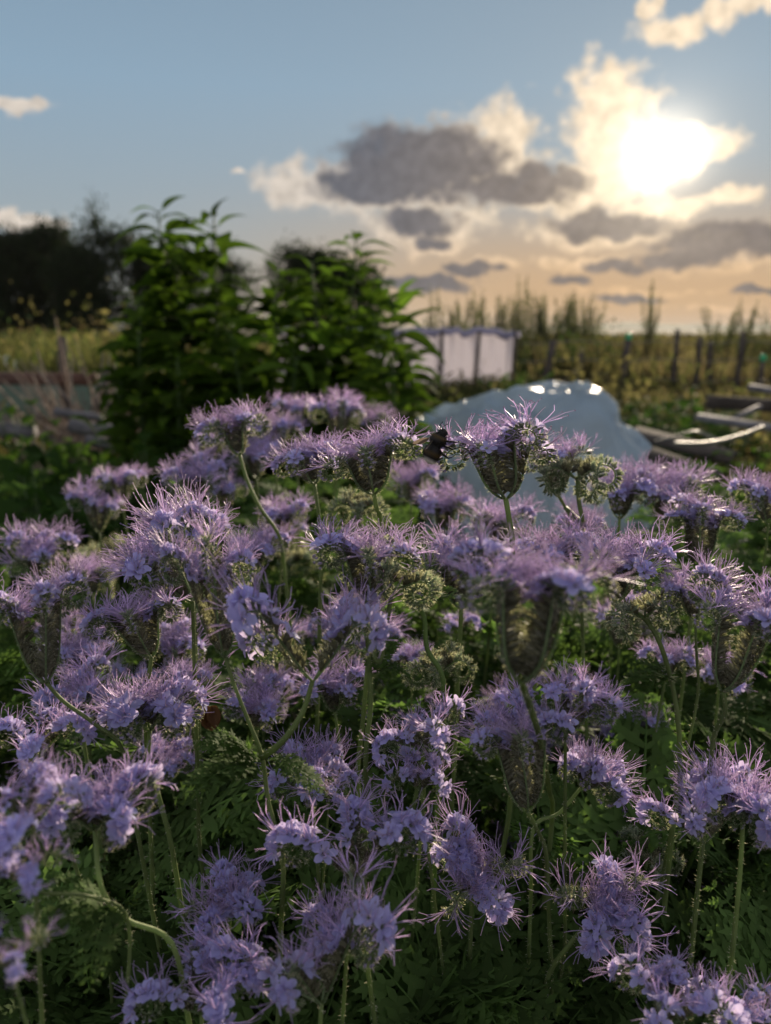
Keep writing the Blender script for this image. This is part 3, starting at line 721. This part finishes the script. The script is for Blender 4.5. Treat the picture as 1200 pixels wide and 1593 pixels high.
for px,ty,Y,ms,lab in [(676,442,24,thin[0],'thin upright shrub at the left end of the pale windbreak'),(702,462,24,ups[0],'short upright shrub, second along the windbreak top'),(722,470,26,ups[1],'low shrub between two upright ones above the windbreak'),
   (746,440,24,thin[1],'tall narrow shrub over the middle of the windbreak'),(770,458,25,ups[2],'bushy shrub right of the tall narrow one'),(792,462,24,ups[0],'bushy shrub over the right end of the windbreak'),
   (812,428,25,thin[0],'highest thin shoot in the shrub row'),(835,455,24,ups[1],'dense shrub just beyond the windbreak'),(858,462,24,ups[2],'olive shrub above the leaning fence post'),(882,450,26,ups[0],'olive shrub near the right end of the shrub row'),
   (905,462,25,ups[1],'shrub second from the right end of the shrub row'),(922,455,25,thin[1],'narrow last shrub of the row before open sky'),
   (1008,436,24,thin[0],'lone slim sapling standing against the orange sky'),(1122,474,18,ups[2],'low sapling left of the pair at far right'),(1158,455,18,thin[1],'sparse branching sapling at far right'),(1192,480,17,ups[0],'bushy sapling cut by the right edge')]:
    loc=G(px,Y); h=.88+(HORIZON-ty)/F*Y; r=empty('upright_shrub',loc,lab,'shrub','shrubs and saplings beyond the fence'); s=h/2.4
    r.scale=(s*.95,s*.95,s); r.rotation_euler=(0,0,U(0,6.3)); link('stem',ms[0],r); link('foliage',ms[1],r)

# ------------------------------------------------------------------ tall leafy stalks
m_big=material('broad stalk leaf', attr=True, rough=.8, trans='attr', tfac=.5, var=.25, nscale=9, spec=.03)
def leafprof(f): return (math.sin(math.pi*min(1,(.05+.95*f)**.72)))**.9+.02
def tall(seed,h,leafn,bigf=1.0):
    global rnd
    sv=rnd; rnd=random.Random(seed); s_=MB(); l2=MB()
    top=V3((U(-.06,.06),U(-.06,.06),h)); cv=catmull([(0,0,0),top*V3((.3,.3,.45))+jit(.02),top],8); tube(s_,cv,[.009-.006*i/16 for i in range(17)],7,V3((.07,.12,.035)))
    axes=[(cv,1.0,leafn)]
    for b in range(4):
        k0=int(U(4,12)); a=U(0,6.3); p0=cv[k0]; e=p0+V3((math.cos(a)*U(.06,.13),math.sin(a)*U(.06,.13),U(.14,.3)*h)); c2=catmull([p0,(p0+e)/2+V3((math.cos(a)*.04,math.sin(a)*.04,-.02)),e],8)
        tube(s_,c2,[.005-.003*i/16 for i in range(17)],6,V3((.07,.12,.035))); axes.append((c2,.8,7))
    for cv,bs,leafn in axes:
      for i in range(leafn):
        f=1-(i/leafn)**1.25*.86; k=f*(len(cv)-1); a0=cv[int(k)]; a1=cv[min(len(cv)-1,int(k)+1)]; p=a0+(a1-a0)*(k-int(k))
        rot=i*1.57+U(-.8,.8)
        for sgn in (0,math.pi):
            a=rot+sgn; out=V3((math.cos(a),math.sin(a),0)); upn=.9-1.1*(1-f) if f<.96 else 1.0
            ln=U(.10,.165)*(.8 if f>.95 else 1.12)*bigf*bs*(U(.9,1.1) if f>.95 else U(.65,1.2)); col=V3((.052,.092,.012))*U(.45,1.7)
            st=p+out*.02+V3((0,0,.012)); tube(s_,[p,st],[.0025,.0018],4,V3((.08,.13,.04)))
            blade(l2,st,out+V3((0,0,max(-.2,upn)*U(.4,.9)))+jit(.3),ln*(U(.27,.36) if f>.95 else U(.40,.58)),ln,(U(-.5,.5),U(-.5,.5),1),7,-U(.2,.85),col,prof=leafprof,cup=.35)
        if rnd.random()<.25:
            blade(l2,p,jit(1)+V3((0,0,.4)),.03,.06,(0,0,1),4,-.3,V3((.05,.09,.02)),prof=leafprof,cup=.2)
    rnd=sv; return s_.mesh('stalk',m_stem),l2.mesh('foliage',m_big)
TL=[('leafy stalk pressed close to the tallest, slightly lower',246,366,2.8,2.4),('leafy stalk crowding the right side of the twin tops',300,378,2.75,3.6),('leafy stalk close behind the curling tip',540,402,2.85,5.2),('leafy stalk close left of the curling tip, nearly as high',500,408,2.8,2.9),('tallest leafy stalk with a star shaped top, left of its twin',268,328,2.75,.2),('leafy stalk with a drooping star top, right of the tallest',338,343,2.8,1.4),('short leafy stalk at the left foot of the tall group',222,468,2.7,2),
 ('leafy stalk standing between the two star topped ones',288,418,2.9,3),('leafy stalk with a flat bushy top right of the twin tops',368,408,2.9,4),('leafy stalk in the dip between the two high groups',408,424,2.7,5),
 ('dark leafy stalk left of the second high group',452,468,2.9,.7),('high leafy stalk with curling tip in the second group',520,375,2.75,1.1),('leafy stalk directly left of the curling tip',478,435,3.0,2.2),
 ('leafy stalk directly right of the curling tip',566,446,2.8,.4),('thin leafy shoot standing alone before the pale windbreak',618,462,2.6,5.1),('low leafy stalk in the shade of the twin tops',228,520,2.6,1.2),
 ('low leafy stalk at the foot of the dip',385,520,2.55,.1),('low leafy stalk under the curling tip',500,520,2.6,3.9),('low leafy stalk at the right foot of the group',600,560,2.45,3.3),('backmost leafy stalk filling the middle of the group',338,470,3.2,2.6),
 ('backmost leafy stalk behind the curling tip',545,490,3.2,2.1),('low leafy stalk among the left shadows',290,560,2.5,.9),('stooping leafy stalk low between the groups',440,560,2.5,4.1)]
tm=[tall(51+i,1.3,19) for i in range(5)]; tsh=[tall(71+i,.95,18) for i in range(3)]
for i,(lab,px,ty,Y,rz) in enumerate(TL):
    hh=(P(px,ty,Y)).z; loc=P(px,ty,Y); loc.z=0; ms,h0=(tm[i%5],1.3) if hh>1.02 else (tsh[i%3],.95)
    r=empty('leafy_stalk',loc,lab,'plant','tall leafy stalks behind the flowers'); r.scale=(1,1,hh/h0); r.rotation_euler=(0,0,rz)
    link('stalk',ms[0],r); link('foliage',ms[1],r)

# broad leaved low plants
def lowplant(seed,r0,h,n,col):
    global rnd
    sv=rnd; rnd=random.Random(seed); s_=MB(); l2=MB()
    for i in range(n):
        a=U(0,6.3); rr=r0*math.sqrt(U(0,1)); z=h*U(.25,1)*(1-.5*(rr/r0)**2); p=V3((rr*math.cos(a),rr*math.sin(a),z))
        if i%3==0: tube(s_,[(p[0]*.3,p[1]*.3,0),p*V3((.7,.7,.6)),p],[.006,.004,.002],5,V3((.07,.11,.04)))
        ln=U(.06,.12); blade(l2,p,(math.cos(a)+U(-.6,.6),math.sin(a)+U(-.6,.6),U(-.2,.7)),ln*.55,ln,(0,0,1),5,-U(.1,.5),V3(col)*U(.6,1.5),prof=leafprof,cup=.25)
    rnd=sv; return s_.mesh('stem',m_stem),l2.mesh('foliage',m_big)
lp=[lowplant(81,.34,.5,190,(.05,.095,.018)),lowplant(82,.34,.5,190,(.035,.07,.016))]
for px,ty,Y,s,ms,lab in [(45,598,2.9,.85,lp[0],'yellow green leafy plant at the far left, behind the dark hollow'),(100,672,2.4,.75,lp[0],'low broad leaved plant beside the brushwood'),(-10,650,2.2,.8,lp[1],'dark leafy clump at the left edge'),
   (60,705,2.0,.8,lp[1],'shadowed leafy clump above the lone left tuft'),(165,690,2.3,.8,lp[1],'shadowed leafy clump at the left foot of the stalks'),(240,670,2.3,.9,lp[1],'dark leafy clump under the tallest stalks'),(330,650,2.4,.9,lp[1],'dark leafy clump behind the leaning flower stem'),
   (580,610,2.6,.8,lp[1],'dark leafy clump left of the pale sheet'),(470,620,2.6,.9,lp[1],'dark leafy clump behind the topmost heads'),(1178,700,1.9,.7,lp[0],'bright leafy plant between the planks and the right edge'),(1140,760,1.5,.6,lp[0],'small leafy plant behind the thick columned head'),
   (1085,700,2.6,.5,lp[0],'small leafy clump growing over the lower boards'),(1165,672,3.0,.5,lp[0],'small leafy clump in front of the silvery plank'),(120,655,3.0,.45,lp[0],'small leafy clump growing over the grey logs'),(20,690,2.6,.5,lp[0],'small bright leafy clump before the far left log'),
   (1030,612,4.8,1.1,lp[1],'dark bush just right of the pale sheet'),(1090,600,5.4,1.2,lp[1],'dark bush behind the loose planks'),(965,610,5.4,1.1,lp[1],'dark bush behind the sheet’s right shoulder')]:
    z=P(px,ty,Y).z; loc=P(px,ty,Y); loc.z=0; r=empty('leafy_plant',loc,lab,'plant','low leafy plants'); r.scale=(s,s,max(.3,z/.5)); r.rotation_euler=(0,0,U(0,6.3))
    link('stem',ms[0],r); link('foliage',ms[1],r)

# ------------------------------------------------------------------ weeds in the plots
def weeds(n):
    rs=np.random.RandomState(3); Y=3.6*np.exp(rs.uniform(0,1,n)*math.log(70/3.6)); px=rs.uniform(-120,1320,n); x=(px-CX)/F*Y
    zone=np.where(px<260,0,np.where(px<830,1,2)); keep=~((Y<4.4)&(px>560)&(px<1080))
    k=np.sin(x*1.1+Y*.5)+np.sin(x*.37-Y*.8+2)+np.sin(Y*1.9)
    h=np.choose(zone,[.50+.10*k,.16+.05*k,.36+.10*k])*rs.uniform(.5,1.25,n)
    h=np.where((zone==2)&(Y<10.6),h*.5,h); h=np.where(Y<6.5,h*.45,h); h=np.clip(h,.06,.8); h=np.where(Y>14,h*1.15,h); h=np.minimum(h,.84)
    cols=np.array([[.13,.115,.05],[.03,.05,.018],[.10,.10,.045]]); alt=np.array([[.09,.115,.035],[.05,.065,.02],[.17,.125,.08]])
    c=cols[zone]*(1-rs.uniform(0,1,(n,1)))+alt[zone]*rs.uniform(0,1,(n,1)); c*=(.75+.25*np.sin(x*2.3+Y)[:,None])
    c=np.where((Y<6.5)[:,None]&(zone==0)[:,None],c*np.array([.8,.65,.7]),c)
    Y,x,h,c=Y[keep],x[keep],h[keep],c[keep]; n=len(Y)
    w_=(.004+.0011*Y)*rs.uniform(.6,1.6,n); a=rs.uniform(0,6.28,n); ux,uy=np.cos(a)*w_,np.sin(a)*w_; lx,ly=rs.normal(0,.18,n)*h,rs.normal(0,.18,n)*h
    z=np.zeros(n)
    v=np.stack([np.stack([x-ux,Y-uy,z],1),np.stack([x+ux,Y+uy,z],1),np.stack([x+ux+lx*.4,Y+uy+ly*.4,h*.6],1),np.stack([x-ux+lx*.4,Y-uy+ly*.4,h*.6],1),np.stack([x+lx,Y+ly,h],1)],1).reshape(-1,3)
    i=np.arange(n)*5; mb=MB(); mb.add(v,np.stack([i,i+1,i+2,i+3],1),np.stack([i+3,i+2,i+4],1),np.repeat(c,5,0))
    # seed heads and leaf flecks
    k=n//3; idx=rs.randint(0,n,k); pp=np.stack([x[idx]+lx[idx],Y[idx]+ly[idx],h[idx]*rs.uniform(.5,1,k)],1)
    it=iter(pp); leafcloud(mb,k,lambda:next(it),.05,(.10,.10,.04),.6)
    for q in range(130):
        Y0=5.5*math.exp(U(0,1)*1.9); p0=U(-60,1300); hh=U(.25,.95) if Y0>7 else U(.15,.3)
        if 530<p0<830: hh*=.4
        if p0>830 and Y0<11: hh*=.6
        g0=G(p0,Y0); ww=U(.3,1.2)*(.5+Y0*.04); cc=V3(rnd.choice([(.02,.035,.012),(.035,.06,.02),(.07,.075,.03),(.10,.075,.045),(.15,.13,.06)]))
        leafcloud(mb,500,lambda:V3((g0.x+rnd.gauss(0,ww*.4),g0.y+rnd.gauss(0,.3),abs(rnd.gauss(0,.5))*hh)),.07,cc,.5)
    return mb
wm=material('weeds and meadow grass', attr=True, rough=.8, trans='attr', tfac=.4, var=.35, nscale=.6, spec=.05)
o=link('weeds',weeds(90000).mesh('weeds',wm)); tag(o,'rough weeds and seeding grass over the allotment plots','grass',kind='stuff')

# ------------------------------------------------------------------ fence, windbreak
m_wood=material('weathered grey wood',(.15,.145,.155),.85,var=.35,nscale=14,bump=.4,bscale=40,spec=.15)
m_wood2=material('dark weathered post',(.07,.058,.05),.9,var=.3,nscale=14,bump=.3)
def post(parent,a,b,r,name='post',mat=None):
    mb=MB(); a=V3(a);b=V3(b); k=[a+(b-a)*f+jit(.006) for f in (0,.33,.66,1)]; tube(mb,k,[r*1.1,r,r*.95,r*.9],8,(1,1,1)); return link(name,mb.mesh(name,mat or m_wood2),parent)
def beam(mb,a,b,wd,th,col=(1,1,1),roll=0):
    a=V3(a);b=V3(b); d=unit(b-a); s=unit(np.cross(d,(0,0,1))); u=np.cross(s,d); s,u=s*math.cos(roll)+u*math.sin(roll),u*math.cos(roll)-s*math.sin(roll)
    c=.12*th; pr=[(-wd/2+c,-th/2),(wd/2-c,-th/2),(wd/2,-th/2+c),(wd/2,th/2-c),(wd/2-c,th/2),(-wd/2+c,th/2),(-wd/2,th/2-c),(-wd/2,-th/2+c)]
    vs=[]
    for e in (a,b): vs+=[e+s*x+u*y for x,y in pr]
    q=[(i,(i+1)%8,8+(i+1)%8,8+i) for i in range(8)]; vs+= [a,b]; t=[(16,(i+1)%8,i) for i in range(8)]+[(17,8+i,8+(i+1)%8) for i in range(8)]
    mb.add(vs,q,t,col)
Yf=11.2; r=empty('fleece_windbreak',G(690,Yf),'long pale lilac fleece windbreak stretched between dark posts','windbreak'); off=V3(r.location)
mb=MB(); nx,nz=90,14; vs=[]
for i in range(nx+1):
    px=430+(803-430)*i/nx; y0=Yf+.06*math.sin(i*.5)
    for j in range(nz+1):
        f=j/nz; g=G(px,y0,.06+f*(.80+.02*math.sin(i*.33)-.03*abs(math.sin(i*.17)))); vs.append((g.x-off[0],g.y-off[1]+.05*math.sin(i*.9+f*3)*f+.03*math.sin(i*2.1),g.z))
q=[(i*(nz+1)+j,(i+1)*(nz+1)+j,(i+1)*(nz+1)+j+1,i*(nz+1)+j+1) for i in range(nx) for j in range(nz)]
mb.add(vs,q,None,(1,1,1)); fo_=link('fleece',mb.mesh('fleece',material('white garden fleece',(.33,.33,.40),.8,(.40,.38,.44),.45,var=.08,nscale=3,spec=.1)),r)
mb=MB(); vs=[];n=60
for i in range(n+1):
    px=430+(808-430)*i/n; z=.845+.03*math.sin(i*.4)+(.05 if 40<i<46 else 0)
    for yy,zz in ((-.10,-.05),(-.07,.02),(0,.035),(.07,.02),(.1,-.05)): g=G(px,Yf,z+zz+.01*math.sin(i*1.3)); vs.append((g.x-off[0],g.y-off[1]+yy-.03,g.z))
q=[(i*5+j,(i+1)*5+j,(i+1)*5+j+1,i*5+j+1) for i in range(n) for j in range(4)]; mb.add(vs,q,None,(1,1,1)); link('folded_hem',mb.mesh('folded_hem',material('lilac fleece hem',(.27,.26,.35),.8,(.4,.38,.5),.3,var=.1)),r)
for px,lean in ((560,0),(625,0),(688,.0),(742,.045),(803,0)):
    a=G(px-3,Yf-.16); b=G(px+lean*100,Yf-.16,.86); post(r,V3(a)-off,V3(b)-off,.028)
r=empty('post_and_wire_fence',G(1000,10.2),'row of dark thin fence posts joined by slack wires, right of the windbreak','fence'); off=V3(r.location)
for px,ty,lean in ((855,528,8),(975,528,4),(1055,512,0),(1091,524,0),(1110,530,-3),(1156,516,2),(1192,560,0),(905,540,2),(1235,520,0)):
    Y=10.2+U(-.3,.3); b=G(px+lean,Y,P(px,ty,Y).z); a=G(px-lean,Y,0); po=post(r,V3(a)-off,V3(b)-off,.046 if px in(975,855) else .036)
    if px in (975,1192):
        mb=MB(); e=V3(b)-off; ball(mb,e+V3((0,0,.03)),.038,(1,1,1),(1,1,1.3),12,8); link('bottle_cap',mb.mesh('bottle_cap',material('green plastic bottle',(.05,.35,.22),.25,(.1,.55,.35),.5,spec=.6)),po)
for zz in (.25,.5,.72):
    mb=MB(); tube(mb,[V3(G(px,10.2,zz+.02*math.sin(px)))-off for px in range(810,1300,30)],.006,5,(1,1,1)); link('wire',mb.mesh('wire',material('fence wire',(.2,.19,.18),.5,metal=.8)),r)

# ------------------------------------------------------------------ pale blue sheet over a heap
def sheet():
    r=empty('covering_sheet',P(840,860,3.2).xy.to_3d(),'crumpled pale blue plastic sheet draped over a rounded heap','sheet')
    Yc=3.15; ctr=P(838,700,Yc); off=V3(r.location)
    outline=[(590,700),(640,655),(700,632),(745,615),(800,603),(860,600),(905,600),(938,618),(968,655),(1000,685),(1030,715),(1070,800)]
    nx,ny=190,110; vs=[]
    def top(px):
        for (a,b),(c_,d) in zip(outline,outline[1:]):
            if a<=px<=c_: return b+(d-b)*(px-a)/(c_-a)
        return outline[0][1] if px<590 else outline[-1][1]
    for i in range(nx+1):
        px=592+(1066-592)*i/nx; H=P(px,top(px),Yc).z; edge=min(1,min(i,nx-i)/12)
        for j in range(ny+1):
            f=j/ny*2-1     # -1 near, +1 far
            z=H*max(0,1-abs(f)**2.3)**.62 if abs(f)<1 else 0
            q0=Vector((px/120.,f*1.4,0)); qq=q0+.35*noise_.noise_vector(q0*1.3)
            wr=.07*(.5-abs(noise_.noise(qq*1.1)))+.045*(.35-abs(noise_.noise(Vector((qq.x*1.2+qq.y*2.2,qq.x*.5-qq.y*.4,2)))))+.014*(.3-abs(noise_.noise(qq*5)))-.04+.014*max(0,1-7*abs(noise_.noise(qq*1.7+Vector((9,2,4)))))+.012*max(0,1-6*abs(noise_.noise(Vector((qq.x*2.6-qq.y*1.6,qq.y*.9+qq.x*.7,7)))))
            z=z*edge**.5+wr*(1-abs(f))**.5*edge
            g=P(px,700,Yc); yy=Yc+f*(.62-.2*abs(px-830)/240)+.03*noise_.noise(qq*2)
            vs.append((g.x+.05*noise_.noise(qq*2+Vector((3,3,3))),yy,max(.01,z)))
    q=[(i*(ny+1)+j,(i+1)*(ny+1)+j,(i+1)*(ny+1)+j+1,i*(ny+1)+j+1) for i in range(nx) for j in range(ny)]
    mb=MB(); mb.add(np.array(vs)-off,q,None,(1,1,1))
    link('plastic_sheet',mb.mesh('plastic_sheet',material('pale blue plastic sheeting',(.24,.34,.46),.4,(.60,.68,.74),.5,var=.3,nscale=7,spec=.5,bump=.5,bscale=9)),r)
sheet()
# bank of earth under its far side is hidden; straps, planks and boards right of it
def plank(pxa,pya,pxb,pyb,Ya,Yb,wd,th,name,label,cat,mat,roll=0,grp=None):
    a=P(pxa,pya,Ya); b=P(pxb,pyb,Yb); c=(a+b)/2; mb=MB(); beam(mb,V3(a-c),V3(b-c),wd,th,(1,1,1),roll); o=link(name,mb.mesh(name,mat)); o.location=c; tag(o,label,cat,grp); return o
g='loose timber right of the sheet'
plank(1085,648,1215,668,3.6,3.4,.06,.022,'plank','long silvery plank pointing right, uppermost of the loose timber','plank',m_wood,-.15,g)
plank(1140,652,1182,632,3.7,3.8,.03,.018,'plank','short grey batten lying across the long silvery plank','plank',m_wood,.2,g)
plank(1165,602,1225,612,4.6,4.5,.08,.03,'plank','pale plank end showing at the right edge above the others','plank',m_wood,-.1,g)
plank(985,672,1140,712,3.3,3.1,.10,.022,'board','broad dark board sloping down to the right under the pale strap','board',m_wood2,-.25,g)
plank(1010,705,1120,745,2.9,2.8,.08,.022,'board','lowest dark board behind the pink tufts','board',m_wood2,-.3,g)
plank(1100,625,1215,632,4.4,4.4,.07,.03,'board','dark upright board behind the silvery plank','board',m_wood2,1.3,g)
def strap(pts,r,label):
    q=[P(*p) for p in pts]; c=q[0]; mb=MB(); cv=catmull([V3(x-c) for x in q],8); tube(mb,cv,r,8,(1,1,1)); o=link('hoop_pipe',mb.mesh('hoop_pipe',m_strap)); o.location=c; tag(o,label,'pipe')
m_strap=material('bleached plastic pipe',(.22,.21,.17),.45,var=.1)
strap([(1050,690,2.2),(1080,691,2.15),(1120,687,2.1),(1160,676,2.05),(1192,664,2.0)],.0062,'pale bent pipe end curving up towards the right edge')
strap([(1020,686,2.6),(1045,680,2.5),(1075,672,2.4),(1090,673,2.35),(1118,684,2.3)],.0035,'thin pale hoop arching above the bent pipe')
strap([(905,766,1.7),(960,768,1.7),(1010,764,1.7),(1075,760,1.7)],.0045,'pale cane lying level before the sheet')
strap([(1090,870,1.4),(1140,846,1.45),(1180,838,1.5)],.003,'thin dry cane slanting behind the right columned head')

# ------------------------------------------------------------------ left side clutter
r=empty('post_and_rail',P(98,590,4.6).xy.to_3d(),'dark leaning post with a low rusty rail behind the brushwood','fence'); off=V3(r.location)
a=P(99,560,4.6); post(r,(.0,0,0),V3(P(96,525,4.6))-off,.03)
post(r,V3(P(168,700,4.0).xy.to_3d())-off,V3(P(166,575,4.0))-off,.012)
mb=MB(); beam(mb,V3(P(-40,588,4.7))-off,V3(P(150,590,4.5))-off,.05,.07); link('rail',mb.mesh('rail',material('rusty brown rail',(.11,.06,.045),.8,var=.3)),r)
mb=MB(); ctr=P(150,640,4.1)
for i in range(170):
    px=U(85,215); Y=U(3.8,4.8); z0=U(0,.25); a=U(-1,1); ln=U(.25,.75); p0=V3((P(px,600,Y).x,Y,z0))
    d=unit((a*.9,U(-.5,.5),U(.15,1.1))); tube(mb,[p0,p0+d*ln*.5+jit(.02),p0+d*ln],[.007,.006,.003],5,V3(rnd.choice([(.20,.14,.10),(.26,.20,.15),(.13,.11,.10)]))*U(.6,1.2))
o=link('brushwood',mb.mesh('brushwood',material('dry dead stalks',attr=True,rough=.85,var=.2))); tag(o,'tangled heap of dry brown stalks left of the leafy plants','brushwood',kind='stuff')
g='grey logs under the brushwood'
for (a,b,Y,r_,lab) in [((85,640),(160,652),3.5,.018,'thin grey log at the top of the small pile'),((110,662),(190,672),3.3,.028,'thick grey log in the middle of the small pile'),((135,685),(200,700),3.1,.02,'lowest grey log, pointing towards the twin pale tufts'),((0,668),(55,672),3.0,.03,'dark log at the far left edge')]:
    p0,p1=P(*a,Y),P(*b,Y); c=(p0+p1)/2; mb=MB(); k=[V3(p0-c),V3((p0-c)*.3)+jit(.01),V3((p1-c)*.4)+jit(.01),V3(p1-c)]; tube(mb,k,[r_,r_*1.05,r_*.95,r_*.9],10,(1,1,1)); o=link('log',mb.mesh('log',m_wood)); o.location=c; tag(o,lab,'log',g)
def hoopnet(pxc,Y,wd,ln,h,label,col,name='cloche'):
    mb=MB(); c=G(pxc,Y); vs=[]; n=24;m=10
    for i in range(n+1):
        for j in range(m+1):
            a=math.pi*j/m; vs.append(((i/n-.5)*ln,-math.cos(a)*wd/2,math.sin(a)*h*(1-.06*math.sin(i*.8)**2)+.01*math.sin(i*2.+j)))
    q=[(i*(m+1)+j,(i+1)*(m+1)+j,(i+1)*(m+1)+j+1,i*(m+1)+j+1) for i in range(n) for j in range(m)]
    mb.add(vs,q,None,(1,1,1)); o=link(name,mb.mesh(name,material(name+' cover',col,.6,tuple(min(1,x*1.2) for x in col),.4,var=.12,nscale=4))); o.location=c; tag(o,label,'cloche')
hoopnet(20,6.6,.8,1.5,.52,'low pale green netted cloche at the left edge',(.13,.18,.13))
hoopnet(-48,8.6,.5,.8,.62,'small white cover at the left edge among yellow grass',(.5,.55,.54))
